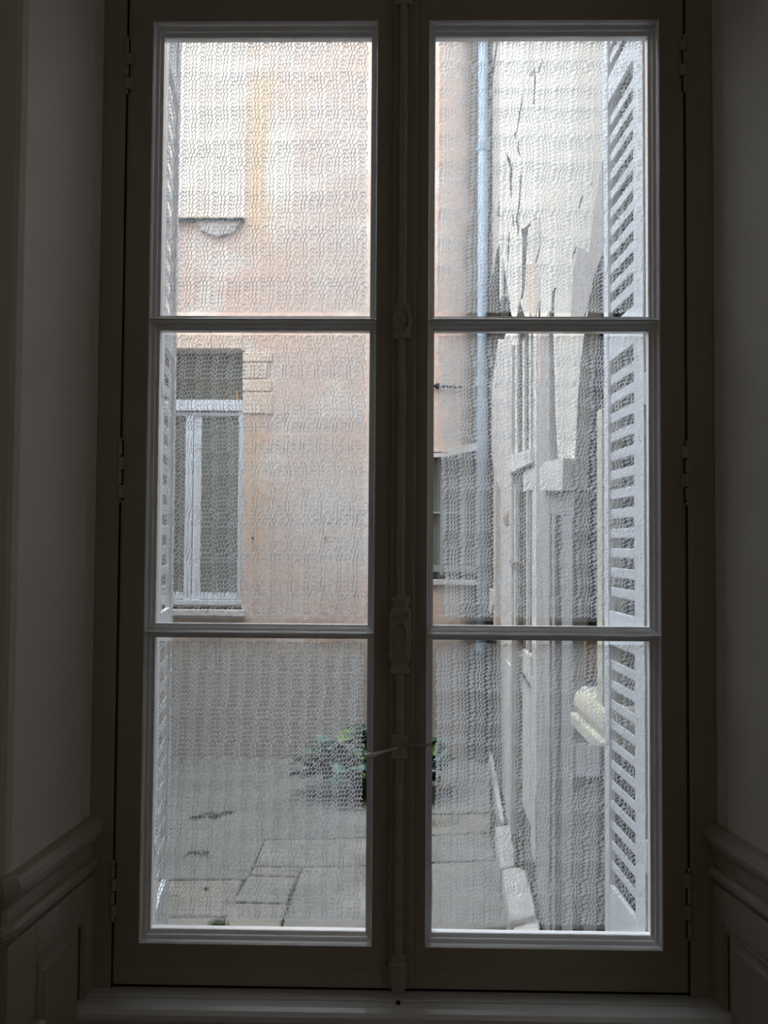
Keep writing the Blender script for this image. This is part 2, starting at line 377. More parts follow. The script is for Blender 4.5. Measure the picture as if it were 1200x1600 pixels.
GL = [(0, 3), (1.4, 5.6), (4.2, 6.2), (5.4, 3.6), (3.8, .9), (1.3, 1.4), (1.0, 4.2), (3.6, 5.9), (6.4, 4.6), (8.6, 6.6), (8.6, 2.2), (9.6, .2), (11.8, .6), (13.6, 3.4), (14.0, 7.2), (13.7, 2.2), (14.9, .2), (16.8, .6), (18.8, 3.4), (19.5, 7.4), (19.0, 2.2), (20.2, .2), (22.4, .7), (25.2, 3.0)]
GR = [(0, 2.4), (1.8, 4.8), (4.4, 6.4), (5.0, 4.6), (3.2, 1.4), (1.4, .5), (1.3, 2.2), (3.8, 3.6), (6.8, 3.0), (8.9, 5.6), (10.6, 6.6), (10.9, 4.6), (9.9, .4), (12.4, 4.4), (14.6, 6.5), (15.8, 5.4), (15.3, .5), (18.0, 4.4), (20.2, 6.6), (21.1, 5.0), (20.4, 1.4), (21.8, .2), (24.2, 1.4), (26.6, 4.0)]
def lettering(g0, g1, z0, z1, s, idx, parent):
    rnd = random.Random(100+idx*7+(s > 0)*31)
    K = 1.85/1400; y = .0163
    base = catmull(GL if s < 0 else GR, 3); unit = 25.2 if s < 0 else 26.6
    pitch = 6.95*K if s < 0 else 6.35*K
    xa, xb = g0+.009, g1-.012; za, zb = z0+.010, z1-.009
    if s < 0 and idx == 2: pass
    nrow = int((zb-za)/pitch); verts = []; faces = []
    ph1, ph2 = rnd.uniform(0, 6), rnd.uniform(0, 6)
    block = 0; left = 0
    for r in range(nrow):
        if left <= 0:
            blen = rnd.choice((5, 7, 8, 10, 12)); left = blen
            bx = rnd.uniform(-1, 1)*K
        k = (blen-left)/max(1, blen-1); left -= 1
        # lines fade within a block of writing: crisp at one end, worn at the other
        f = (1.0-.55*k) if idx == 0 else (.5+.5*k)
        if s < 0 and idx == 0: f = 1.0-.30*k
        if s < 0 and idx == 2: f = .75+.25*k
        if s > 0: f = max(f, .62)
        zt = zb-(r+1)*pitch
        x = xa + rnd.uniform(-1.5, 1.5)*K + bx - (unit*K*.0)
        n = 0
        while x < xb-2*K:
            pts = []
            ss = K*(1+rnd.uniform(-.03, .03)); jz = rnd.uniform(-.35, .35)*K
            for (u, v) in base:
                slant = .10*v if s < 0 else .22*v
                X = x+(u+slant)*ss; drift = .55*math.sin(X*9+ph1+r*.02)*r*.10*K - .5*K*r*math.cos(X*3.1+ph2)*.35
                pts.append((X+drift, zt+v*K*1.08+jz+.6*K*math.sin(X*40+r*.9)))
            x += unit*ss
            pts = [p for p in pts if xa-.002 < p[0] < xb+.004 and za-.001 < p[1] < zb+.001]
            if len(pts) < 3: continue
            hw = .66*K*f*rnd.uniform(.9, 1.1); b0 = len(verts)
            for i, p in enumerate(pts):
                a = pts[max(i-1, 0)]; b = pts[min(i+1, len(pts)-1)]
                dx, dz = b[0]-a[0], b[1]-a[1]; l = math.hypot(dx, dz) or 1
                nx, nz = -dz/l*hw, dx/l*hw
                verts += [(p[0]+nx, y, p[1]+nz), (p[0]-nx, y, p[1]-nz)]
                if i: 
                    q = b0+2*i; faces.append((q-2, q-1, q+1, q))
    me = bpy.data.meshes.new('handwritten_lettering'); me.from_pydata(verts, [], faces); me.update(); me.materials.append(M['ink'])
    link('handwritten_lettering', me, parent, label='white repeated cursive handwriting covering the glass', kind='stuff')
    mb = MB(); mb.box(xa, xb, .0157, .0160, za, zb); mb.build('frosted_film', M['haze'], parent)
cl = casement(-1); cr = casement(1)
cl['label'] = 'left casement with three tall panes'; cr['label'] = 'right casement with three tall panes'
# meeting strip
mb = MB(); mb.box(-.018, .031, -.034, -.0245, ZB+.012, ZT)
mb.build('meeting_strip', M['paint'], cr, bevel=.003)

# hinges
def hinge(x, z0, z1):
    mb = MB(); n = 4; h = (z1-z0)/n; y = -.027
    for k in range(n):
        a, b = z0+k*h+.0012, z0+(k+1)*h-.0012; ox = .0022*(-1)**k
        mb.lathe(x+ox*.4, y-.003, [(.0045, a), (.0052, a+.002), (.0052, b-.002), (.0045, b)], 10)
        mb.box(x+ox*3-.005, x+ox*3+.005, -.031, -.024, a, b)
    mb.lathe(x, y-.003, [(.003, z1), (.0045, z1+.004), (.002, z1+.009)], 8); mb.lathe(x, y-.003, [(.002, z0-.009), (.0045, z0-.004), (.003, z0)], 8)
    mb.build('hinge', M['iron'], win)
    mb = MB(); mb.box(x-.0055, x+.0055, -.0262, -.0232, z0-.004, z1+.004); mb.build('hinge_recess', M['gap'], win)
for x, pr in ((XL-.002, ((2.44, 2.545), (1.59, 1.705), (.745, .85))), (XR+.002, ((2.44, 2.545), (1.59, 1.705), (.725, .85)))):
    for a, b in pr: hinge(x, a, b)
mb = MB(); mb.box(XL-.0032, XL, -.028, .03, .606, ZT).box(XR, XR+.0032, -.028, .03, .606, ZT).box(XL, XR, -.022, .03, .606, ZB-.0005)
mb.build('closing_gap', M['gap'], win)

# espagnolette bolt
esp = empty('espagnolette_bolt', (.0025, -.045, ZB)); esp.parent = win; esp.location = esp.location-Vector(win.location)
esp['label'] = 'painted full height espagnolette bolt on the meeting stile'
ex, ey = .0022, -.046
def pz(py): return at(625, py, -.04).z
mb = MB(); mb.lathe(ex, ey, [(.0078, pz(1500)), (.0078, 2.70)], 16); mb.build('rod', M['iron'], esp, smooth=False)
# upper gear piece
def bracket(zc, h, wd, name, prof):
    mb = MB(); n = 18
    rs = [[(ex+wd*r*math.cos(2*math.pi*i/n), ey+.002+max(-.014, min(.012, .0135*r*math.sin(2*math.pi*i/n))), zc+h*z) for i in range(n)] for r, z in prof]
    mb.rings(rs); return mb.build(name, M['iron'], esp)
bracket(2.655, .045, .018, 'upper_keeper', [(.7, -1), (.95, -.9), (.8, -.7), (.7, 0), (.9, .6), (1, 1)])
zg = pz(503); bracket(zg, .037, .0175, 'rod_guide', [(.75, -1), (1.0, -.97), (1.0, -.85), (.85, -.7), (.95, -.45), (1.1, -.1), (1.15, .1), (.95, .35), (.8, .55), (.85, .75), (1.0, .86), (1.0, .97), (.7, 1)])
for sx in (-1, 1):
    mb = MB(); mb.tube([(ex+sx*.004, -.061, zg-.02), (ex+sx*.013, -.060, zg-.006), (ex+sx*.015, -.059, zg+.004), (ex+sx*.006, -.061, zg+.022)], [.002, .0032, .0034, .0015], 6)
    mb.build('guide_scroll', M['iron'], esp, smooth=True)
zt_, zb_ = pz(932), pz(1052); zc = (zt_+zb_)/2; hh = (zt_-zb_)/2
bracket(zc, hh, .0205, 'gear_box', [(.80, -1), (.95, -.98), (.95, -.90), (.72, -.82), (.72, -.72), (.95, -.66), (1.05, -.60), (1.1, -.48), (1.0, -.38), (1.05, -.2), (1.08, 0), (1.05, .2), (1.0, .38), (1.1, .48), (1.05, .60), (.9, .66), (.72, .72), (.72, .82), (.95, .90), (.95, .98), (.8, 1)])
mb = MB(); n = 24; rs = []
for k, (ra, dy) in enumerate(((1.0, -.056), (1.0, -.0625), (.85, -.0635), (.74, -.0615), (.70, -.0585), (.0, -.0570))):
    rs.append([(ex-.001+.0145*max(ra, .01)*math.cos(2*math.pi*i/n), dy, zc+.031*max(ra, .01)*math.sin(2*math.pi*i/n)) for i in range(n)])
mb.rings(rs); mb.build('oval_boss', M['iron'], esp, smooth=False)
for sx in (-1, 1):
    for sz in (-1, 1):
        mb = MB(); c = (ex+sx*.0125, zc+sz*.041); rs = []
        for rr, dy in ((.0055, -.052), (.0055, -.0600), (.003, -.0615), (.0005, -.060)):
            rs.append([(c[0]+rr*math.cos(a*math.pi/5), dy, c[1]+rr*math.sin(a*math.pi/5)) for a in range(10)])
        mb.rings(rs); mb.build('screw', M['iron'], esp)
# keeper hook and the handle
zk = pz(1166); bracket(zk, .024, .0165, 'handle_socket', [(.8, -1), (1, -.9), (.95, -.5), (.85, 0), (.95, .5), (1, .9), (.8, 1)])
h = [at(622, 1168, -.058), at(612, 1171, -.075), at(600, 1174.5, -.09), at(590, 1177.5, -.10), at(582, 1180, -.105), at(575, 1181.5, -.108), at(568, 1183, -.11)]
mb = MB(); rs = []
wd = [.0030, .0026, .0030, .0046, .0068, .0070, .0016]
for p, rr in zip(h, wd):
    rs.append([(p.x, p.y+rr*1.5*math.cos(a*math.pi/6), p.z+rr*.85*math.sin(a*math.pi/6)) for a in range(12)])
mb.rings(rs); mb.build('handle', M['brass'], esp, label='pale spoon shaped lever handle pointing left', smooth=True)
mb = MB(); a = at(632, 1166, -.055); b = at(648, 1165, -.06); c = at(657, 1164.5, -.06); d = at(675, 1163, -.055)
mb.tube([a, b], .0022, 8); mb.tube([b, c, d], [.0034, .0034, .0026], 8); mb.build('catch_arm', M['iron'], esp, smooth=True)
bracket((pz(1490)+pz(1546))/2, (pz(1490)-pz(1546))/2, .0175, 'lower_keeper', [(.75, -1), (.8, -.95), (.85, -.5), (1.0, .1), (1.0, .5), (.75, .6), (.8, .9), (.6, 1)])
mb = MB(); q = at(624, 1575, YF-.075); mb.box(ex-.004, ex+.004, YF-.043, YF-.030, .6042, .6058); mb.build('strike_plate', M['gap'], esp)
mb = MB(); z = pz(1508)
for sx in (-1, 1):
    mb.tube([(ex+sx*.016, -.028, z-.03), (ex+sx*.022, -.030, z-.012), (ex+sx*.030, -.030, z-.002)], [.003, .0035, .002], 6)
mb.build('keeper_ears', M['iron'], esp)

# outer reveal of the facade opening and the facade itself
mb = MB()
FY0, FY1 = .095, .24
hx0, hx1 = -.556, .560
def facade():
    root = empty('wall_facade', (0, FY1, 0), kind='structure')
    mb = MB(); mb.box(-3.4, hx0-.02, FY0, FY1, -.1, 6.6); mb.build('facade_masonry', M['tanreveal'], root)
    mb = MB(); mb.box(hx1+.02, 1.2, FY0, FY1, -.1, 6.6); mb.build('facade_masonry', M['tanreveal'], root)
    mb = MB(); mb.box(hx0-.02, hx1+.02, FY0, FY1, 2.95, 6.6).box(hx0-.02, hx1+.02, FY0, FY1, -.1, .50); mb.build('facade_masonry', M['tanreveal'], root)
    mb = MB(); mb.box(hx0-.02, hx0, .07, FY1-.05, .5, 2.95); mb.build('outer_jamb', M['brownreveal'], root)
    mb = MB(); mb.box(hx1, hx1+.02, .07, FY1-.05, .5, 2.95); mb.build('outer_jamb', M['tanreveal'], root)
    mb = MB(); mb.prism([(hx0, .07, .50), (hx0, .07, .592), (hx0, FY1+.03, .575), (hx0, FY1+.03, .50)], (hx1-hx0, 0, 0)); mb.build('outer_sill', M['kerb'], root)
facade()

# =====================================================================
#  LOUVRED SHUTTERS
# =====================================================================
def shutter_parts(root, W, T=.016, flip=1):
    s0, s1 = .072, .042            # hinge stile, meeting stile widths
    z0, zt = .02, 2.62
    mb = MB(); mb.box(0, s0, -T/2, T/2, z0, zt); mb.build('stile', M['shut'], root, bevel=.002)
    mb = MB(); mb.box(W-s1, W, -T/2, T/2, z0, zt); mb.build('stile', M['shut'], root, bevel=.002)
    rails = [(z0, .165), (.775, .862), (1.508, 1.60), (2.195, 2.265), (2.54, zt)]
    for a, b in rails:
        mb = MB(); mb.box(s0, W-s1, -T/2+.002, T/2-.002, a, b); mb.build('rail', M['shut'], root, bevel=.0015)
    th = .0025; dp = .0205; an = math.radians(88)
    hw = dp/2; c, s_ = math.cos(an), math.sin(an)
    mb = MB(); pr = []
    for u, v in ((-hw, -th/2), (hw, -th/2), (hw+.002, 0), (hw, th/2), (-hw, th/2), (-hw-.002, 0)):
        pr.append((u*c-v*s_, u*s_+v*c))
    mb.rings([[(x, p[0]*flip, p[1]) for p in pr] for x in (s0-.004, W-s1+.004)])
    sl = None
    for k in range(4):
        a, b = rails[k][1], rails[k+1][0]; n = max(2, round((b-a)/.0495)-1)
        for i in range(n):
            z = a+(b-a)*(i+1)/(n+1)
            if sl is None: sl = mb.build('louvre_slat', M['shut'], root); sl.location = (0, 0, z)
            else: copy_part(sl, root, (0, 0, z))
    for z in (.3, 1.35, 2.4):
        mb = MB(); mb.lathe(-.004, 0, [(.006, z), (.007, z+.004), (.007, z+.07), (.006, z+.074)], 10); mb.box(0, .05, -T/2-.003, -T/2, z+.02, z+.05); mb.build('strap_hinge', M['shut'], root)
ang_r = math.atan2(1, -.043); ang_l = math.atan2(1, -.145)
sr = empty('louvred_shutter', (.560, .190, .47), 'white louvred shutter folded open outside the right casement', 'shutter', rz=ang_r, local=True, group=None)
shutter_parts(sr, .333)
sl_ = empty('louvred_shutter', (-.560, .190, .47), 'narrow grey white louvred shutter seen edge on outside the left casement', 'shutter', rz=ang_l, local=True)
shutter_parts(sl_, .333, flip=-1)
mb = MB(); a = at(238, 1322, .10); b = at(252, 1345, .17); mb.tube([a, (a+b)/2+Vector((0, 0, -.002)), b], .0016, 6)
o = mb.build('shutter_hook', M['wframe'], sl_); sl_h = o
o.parent = None; o.matrix_world = Matrix.Identity(4); o['label'] = 'thin wire hook beside the bottom of the left shutter'; o['category'] = 'hook'

# =====================================================================
#  FAR BUILDING
# =====================================================================
FW = 4.45
fb = empty('plastered_building', (-1, FW, 0), 'pink plastered building closing the courtyard behind both casements', 'building')
A = lambda px, py: at(px, py, FW)
LWx0, LWx1 = -2.02, A(380, 750).x; LWz0, LWz1 = A(330, 952).z, A(330, 547).z
UWx0, UWx1 = -2.02, A(384, 200).x; UWz0, UWz1 = A(330, 343).z, 5.4
RWx0, RWx1 = A(640, 800).x, A(746, 800).x; RWz0, RWz1 = A(700, 903).z, A(700, 706).z
holes = [(LWx0, LWx1, LWz0, LWz1, .16), (UWx0, UWx1, UWz0, UWz1, .10), (RWx0, RWx1, RWz0, RWz1, .14)]
def wall_holes(x0, x1, z0, z1, y, holes, th=.4):
    xs = sorted({x0, x1, *[h[0] for h in holes], *[h[1] for h in holes]}); zs = sorted({z0, z1, *[h[2] for h in holes], *[h[3] for h in holes]})
    mb = MB()
    for i in range(len(xs)-1):
        for j in range(len(zs)-1):
            cx, cz = (xs[i]+xs[i+1])/2, (zs[j]+zs[j+1])/2
            if any(h[0] < cx < h[1] and h[2] < cz < h[3] for h in holes): continue
            mb.add([(xs[i], y, zs[j]), (xs[i+1], y, zs[j]), (xs[i+1], y, zs[j+1]), (xs[i], y, zs[j+1])], [(0, 1, 2, 3)])
    for h in holes:
        a, b, c, d, dp = h; dp += .04
        mb.add([(a, y, c), (b, y, c), (b, y, d), (a, y, d), (a, y+dp, c), (b, y+dp, c), (b, y+dp, d), (a, y+dp, d)], [(0, 4, 5, 1), (1, 5, 6, 2), (2, 6, 7, 3), (3, 7, 4, 0)])
    mb.add([(x0, y, z0), (x1, y, z0), (x1, y+th, z0), (x0, y+th, z0), (x0, y, z1), (x1, y, z1), (x1, y+th, z1), (x0, y+th, z1)], [(3, 2, 6, 7), (4, 5, 6, 7), (0, 3, 7, 4), (1, 2, 6, 5)])
    return mb
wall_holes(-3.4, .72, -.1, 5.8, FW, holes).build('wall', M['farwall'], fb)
def bx(name, m, parent, a, b, c, d, y0, y1, bev=.003, label=None):
    mb = MB(); mb.box(min(a, b), max(a, b), y0, y1, min(c, d), max(c, d)); return mb.build(name, m, parent, bevel=bev, label=label)
# left lower window
wy = FW+.16
fwn = empty('courtyard_window', ((LWx0+LWx1)/2, wy, LWz0)); fwn.parent = fb; fwn.location -= Vector(fb.location)
fwn['label'] = 'tall window with bluish white frame'
X = lambda px: at(px, 750, wy-.04).x; Zf = lambda py: at(320, py, wy-.04).z
y0, y1 = wy-.06, wy+.0
bx('transom_glass', M['farglassdark'], fwn, LWx0, LWx1, Zf(628), LWz1, wy-.02, wy-.01, 0)
bx('glass', M['farglass'], fwn, LWx0, X(296), Zf(940), Zf(648), wy-.02, wy-.01, 0)
bx('glass', M['farglass'], fwn, X(311), LWx1, Zf(940), Zf(648), wy-.02, wy-.01, 0)
bx('transom_bar', M['wframe'], fwn, LWx0, LWx1, Zf(626), Zf(643), y0-.02, y1)
bx('top_rail', M['wframe'], fwn, LWx0, LWx1, Zf(645), Zf(650), y0, y1)
bx('meeting_stile', M['wframe'], fwn, X(290), X(301.5), Zf(942), Zf(648), y0, y1)
bx('meeting_stile', M['wframe'], fwn, X(302.5), X(314), Zf(942), Zf(645), y0+.012, y1)
bx('side_stile', M['wframe'], fwn, X(373), LWx1, Zf(948), Zf(643), y0-.01, y1)
bx('bottom_rail', M['wframe'], fwn, LWx0, LWx1, Zf(936), Zf(926), y0+.01, y1)
bx('bottom_rail', M['wframe'], fwn, LWx0, LWx1, Zf(945), Zf(937), y0-.015, y1)
bx('orange_vase', mat('orange_thing', (.55, .30, .10)), fwn, X(367), X(371), Zf(625), Zf(611), wy-.04, wy-.03, .002)
bx('window_sill', M['kerb'], fb, LWx0, LWx1+.03, LWz0-.045, LWz0+.0, FW-.05, FW+.15, .006)
# jamb stones: each a quoin, slightly proud
qs = [(379, 425, 550, 566), (379, 418, 567, 592), (379, 424, 593, 612), (379, 427, 613, 647)]
for a, b, c, d in qs:
    p, q = A(a, c), A(b, d); bx('quoin', M['quoin'], fb, p.x+.003, q.x, p.z-.003, q.z+.003, FW-.012, FW+.02, .005)
for a, b, c, d in ((272, 330, 518, 546), (331, 378, 520, 546)):
    p, q = A(a, c), A(b, d); bx('lintel_stone', M['quoin'], fb, p.x, q.x, p.z, q.z+.003, FW-.010, FW+.02, .005)
# upper window with closed pale shutters, each leaf of boards, over a sill
uw = empty('closed_shutters', ((UWx0+UWx1)/2, FW+.05, UWz0)); uw.parent = fb; uw.location -= Vector(fb.location)
nb = 3; wdt = (UWx1-UWx0)/nb
for i in range(nb):
    bx('shutter_board', M['blind'], uw, UWx0+i*wdt+.001, UWx0+(i+1)*wdt-.001, UWz0+.02, UWz1, FW+.03, FW+.07, .002)
bx('drip_edge', M['black'], fb, UWx0, UWx1+.0, UWz0-.022, UWz0-.004, FW-.05, FW+.09, .003)
bx('upper_sill', M['quoin'], fb, UWx0, UWx1+.01, UWz0-.004, UWz0+.018, FW-.04, FW+.12, .003)
mb = MB(); p = A(310, 347); q = A(376, 353); mb.prism([(p.x, FW-.03, p.z), (q.x, FW-.03, p.z), (A(370, 0).x, FW-.03, A(370, 365).z), (A(345, 0).x, FW-.03, A(345, 372).z), (A(320, 0).x, FW-.03, A(320, 362).z)], (0, .03, 0)); mb.build('sill_shadow_block', M['mauve'], fb, bevel=.004)  # mauve block in the shape of the shadow below the upper sill
# small right window
rw = empty('arched_window', ((RWx0+RWx1)/2, FW+.1, RWz0)); rw.parent = fb; rw.location -= Vector(fb.location)
rw['label'] = 'grey window partly behind the downpipe'
X2 = lambda px: at(px, 800, FW+.10).x; Z2 = lambda py: at(710, py, FW+.10).z
bx('glass', M['farglass'], rw, RWx0, RWx1, RWz0, RWz1, FW+.13, FW+.14, 0)
for a, b in ((640, 648), (688, 693), (722, 727), (742, 748)): bx('stile', M['greypanel'], rw, X2(a), X2(b), RWz0, RWz1, FW+.08, FW+.13)
for a, b in ((706, 714), (800, 803), (884, 894)): bx('rail', M['greypanel'], rw, RWx0, RWx1, Z2(b), Z2(a), FW+.085, FW+.13)
bx('shade_bar', M['black'], fb, RWx0, RWx1, A(700, 905).z, A(700, 899).z, FW-.01, FW+.05, .002)
bx('window_sill', M['kerb'], fb, RWx0-.02, RWx1+.02, A(700, 914).z, A(700, 905.5).z, FW-.035, FW+.10, .004)
pts = [A(676, 712), A(700, 711), A(715, 703), A(730, 698), A(748, 695), A(748, 706), A(700, 718), A(676, 718)]
pts = [A(670, 709), A(695, 708), A(708, 704), A(722, 698), A(735, 694), A(748, 692), A(748, 704), A(735, 706), A(720, 708), A(700, 714), A(670, 715)]
mb = MB(); mb.prism([p+Vector((0, -.03, 0)) for p in pts], (0, .05, 0)); mb.build('arch_moulding', M['kerb'], fb, label='pale curved plaster lip over the small window')
mb = MB(); mb.tube([A(672, 604)+Vector((0, -.03, 0)), A(722, 606)+Vector((0, -.03, 0))], .010, 8); mb.tube([A(684, 604)+Vector((0, -.03, 0)), A(684, 604)+Vector((0, .01, 0))], .02, 8)
o = mb.build('iron_bar', M['black'], fb)
for px, py in ((395, 841), (509, 841)):
    p = A(px, py); mb = MB(); mb.tube([p+Vector((0, -.012, 0)), p+Vector((0, .02, 0))], .009, 8); mb.build('iron_bolt', M['black'], fb)
# cables on the plaster
# downpipe
dp = empty('downpipe', (A(752, 850).x, FW-.05, 0), 'blue grey drainpipe running down the corner of the pink plastered wall', 'pipe')
dx = A(752, 850).x
mb = MB(); mb.lathe(dx, FW-.05, [(.036, .02), (.036, 5.75)], 16); mb.build('pipe_tube', M['pipe'], dp, smooth=True)
for py in (-200, 235, 598, 1010):
    z = A(752, py).z; mb = MB(); mb.lathe(dx, FW-.05, [(.036, z-.03), (.042, z-.028), (.042, z+.028), (.036, z+.03)], 16); mb.box(dx-.05, dx+.05, FW-.03, FW, z-.012, z+.012); mb.build('pipe_collar', M['pipe'], dp)

# left building and right backdrop so that daylight falls as in a closed court
lb = empty('side_building', (-2.1, 2.3, 0), 'plain plastered building on the hidden left side of the courtyard', 'building')
mb = MB(); mb.box(-3.7, -2.1, .27, FW-.002, -.1, 3.1); mb.build('wall', mat('soot_grey_render', (.10, .095, .09), (.17, .16, .15), 3, .9, .2), lb)

# =====================================================================
#  RIGHT SIDE BUILDING (steep perspective)
# =====================================================================
sb = empty('timbered_building', (.62, 2.2, 0), 'old timbered building with peeling cream plaster beside the right shutter', 'building')
HT = 5.8
YA, YB = .245, FW                         # length of wall along y
def wx(y): return SW_A+SW_B*y
YC = 1.02
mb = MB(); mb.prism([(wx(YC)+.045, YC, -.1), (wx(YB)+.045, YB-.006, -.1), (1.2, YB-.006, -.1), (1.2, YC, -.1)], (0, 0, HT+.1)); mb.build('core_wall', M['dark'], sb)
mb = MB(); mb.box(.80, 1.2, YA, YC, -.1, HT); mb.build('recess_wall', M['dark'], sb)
def ys(px): return sd(px, 850).y
def strip(name, m, p0, p1, zt, zb, off=.0, depth=.045, label=None, bev=.003):
    """upright board on the side wall between photo columns p0..p1, heights in metres, face 'off' proud of the wall plane"""
    y0, y1 = sorted((ys(p0), ys(p1))); y1 = min(y1, FW-.008)
    mb = MB(); v = [(wx(y0)-off, y0, zb), (wx(y1)-off, y1, zb), (wx(y1)+depth, y1, zb), (wx(y0)+depth, y0, zb)]
    mb.prism(v, (0, 0, zt-zb)); return mb.build(name, m, sb, label=label, bevel=bev)
def sz(px, py): return sd(px, py).z
def patch(name, m, pp, off=.0, depth=.045, label=None):
    pts = [sd(a, b) for a, b in pp]; pts = [Vector((wx(p.y)-off, min(p.y, FW-.008), p.z)) for p in pts]
    mb = MB(); mb.prism(pts, (depth+off, 0, 0)); return mb.build(name, m, sb, label=label)
# upper part: beige corner post, white arris, cream plaster sheet with ragged lower edge
strip('corner_post', M['beige'], 769.5, 783, HT, sz(776, 345), .01)
strip('post_edge', M['lath'], 783.2, 786.5, HT, sz(785, 470), .014, bev=.001)
patch('post_foot', M['beige'], [(769.5, 340), (783, 340), (783, 380), (778, 395), (774, 420), (769.5, 440)], .01)
strip('iron_band', M['black'], 766, 786, sz(776, 92), sz(776, 96), .018, bev=0)
patch('plaster_sheet', M['creamwall'], [(787, -330), (944, -1650), (944, 380), (938, 402), (930, 430), (922, 470), (916, 500), (908, 560), (903, 620), (900, 690), (897, 735),
      (882, 724), (872, 720), (868, 650), (866, 570), (864, 512), (852, 502), (838, 506), (830, 490), (822, 500), (812, 470), (806, 500), (799, 492), (796, 470), (791, 440), (787, 400)], .0,
      label='large sheet of peeling cream plaster')
mb = MB()
def crack(pp, wds, off=.0015):
    n = len(pp); L_, R_ = [], []
    for i, (x, y) in enumerate(pp):
        a = pp[max(i-1, 0)]; b = pp[min(i+1, n-1)]; dx_, dy_ = b[0]-a[0], b[1]-a[1]; l = math.hypot(dx_, dy_); w_ = wds[i]*.5
        L_.append((x-dy_/l*w_, y+dx_/l*w_)); R_.append((x+dy_/l*w_, y-dx_/l*w_))
    pts = [sd(*p) for p in L_+R_[::-1]]; pts = [Vector((wx(p.y)-off, p.y, p.z)) for p in pts]
    k = len(L_)
    for i in range(k-1):
        q = [pts[i], pts[i+1], pts[2*k-2-i], pts[2*k-1-i]]; mb.prism(q, (.004, 0, 0))
def z5(x, y): return (740+x/5.4545, 50+y/5.4545)
def z3(x, y): return (700+x/7.5, 300+y/7.5)
def z6(x, y): return (850+x/12, 380+y/12)
C = [([z5(488, 30), z5(478, 100), z5(460, 200), z5(455, 280), z5(475, 320), z5(505, 380)], [2.5, 3, 2, 2.5, 1.6, .6]),
     ([z5(590, 230), z5(572, 290), z5(550, 350)], [.6, 2, 1.2]), ([z5(522, 300), z5(525, 430), z5(518, 520), z5(512, 612)], [1, 1.8, 1.6, 1.8]),
     ([z5(415, 540), z5(408, 620), z5(390, 720), z5(372, 840), z5(352, 880), z5(360, 905)], [.5, 1.6, 1.8, 1.2, 3, 1]), ([z5(385, 920), z5(380, 1000), z5(398, 1060)], [.8, 2, 1]),
     ([z5(285, 1040), z5(300, 1090), z5(322, 1160), z5(318, 1280), z5(322, 1410)], [1.5, 4, 3.5, 3, .8]), ([z5(408, 1215), z5(402, 1270), z5(395, 1380), z5(385, 1470)], [3, 2.5, 1.6, 1]),
     ([z5(932, 1395), z5(915, 1440), z5(905, 1473), z5(898, 1500)], [1.5, 2, 2, .5]), ([z5(1012, 1270), z5(1006, 1310)], [1, .6]),
     ([z3(850, 20), z3(838, 130), z3(822, 230), z3(808, 340), z3(828, 410), z3(818, 500)], [.8, 1.6, 1.8, 4, 3, .8]),
     ([z3(600, 395), z3(590, 480), z3(560, 580), z3(525, 700), z3(500, 760)], [2.5, 4, 4, 4, 3]), ([z3(645, 610), z3(615, 720), z3(585, 800), z3(560, 950), z3(540, 1060)], [1, 2, 1.4, 4, 1.5]),
     ([z3(655, 500), z3(650, 620)], [1, 1]), ([z3(620, 870), z3(645, 960), z3(640, 1100), z3(638, 1250), z3(640, 1440)], [6, 5, 4.5, 4, 4.5]), ([z3(720, 470), z3(710, 600), z3(705, 820)], [1.5, 2, 1]),
     ([z3(1045, 290), z3(1010, 330), z3(950, 395), z3(890, 450)], [.8, 2.5, 3, 5]), ([z3(900, 430), z3(905, 600), z3(895, 760), z3(890, 950), z3(885, 1120), z3(860, 1260)], [10, 8, 6, 5, 4, 2]),
     ([z3(1052, 1225), z3(1020, 1320), z3(968, 1450)], [1.5, 2.5, 2]), ([z3(1088, 1280), z3(1072, 1370), z3(1072, 1460)], [1, 2.2, 2.2]), ([z3(765, 265), z3(765, 400)], [2.2, 1.2]),
     ([z6(222, 835), z6(185, 900), z6(170, 1050), z6(165, 1200), z6(170, 1370)], [1.5, 4, 3.5, 3.5, 3.5]), ([z6(612, 60), z6(570, 170), z6(545, 260), z6(545, 360)], [1.2, 1.6, .8, .5])]
for pp, wds in C: crack(pp, wds)
mb.build('plaster_crack', M['dark'], sb, kind='stuff', label='ragged dark cracks in the cream plaster')
patch('stained_plaster', M['mauve'], [(922, 395), (934, 300), (943, 250), (944, 395), (930, 430), (922, 470), (912, 500), (893, 498), (897, 420), (905, 385)], .003)
patch('stained_plaster', M['quoin'], [(823, 412), (842, 412), (843, 470), (836, 500), (822, 480)], .003)
patch('loose_plaster', M['palepillar'], [(833, 345), (844, 340), (845, 385), (838, 410), (826, 400), (826, 370)], .006)
patch('loose_plaster', M['palepillar'], [(824, 62), (834, 66), (836, 110), (828, 118), (823, 100)], .005)
# pale pillar left of the laths
patch('pale_pillar', M['palepillar'], [(800, 522), (804, 540), (803, 620), (803, 760), (803, 1010), (803, 1300), (799, 1262), (788, 1240), (787, 1200), (786, 1010), (785, 765), (775, 740), (770, 700), (769, 650), (771, 605), (777, 560), (781, 530), (788, 538), (794, 520)], .012, label='ragged pale plaster pillar')
strip('tan_edge', M['quoin'], 776, 778.5, sz(777, 620), sz(777, 1000), .02)
patch('bone_chip', M['cream'], [(765, 925), (771, 920), (778, 924), (778, 940), (774, 958), (770, 955), (765, 940)], .03, label='pale bare chip of stone')
strip('thin_post', M['timber'], 781.5, 785.5, sz(784, 1000), sz(784, 1290), .02)
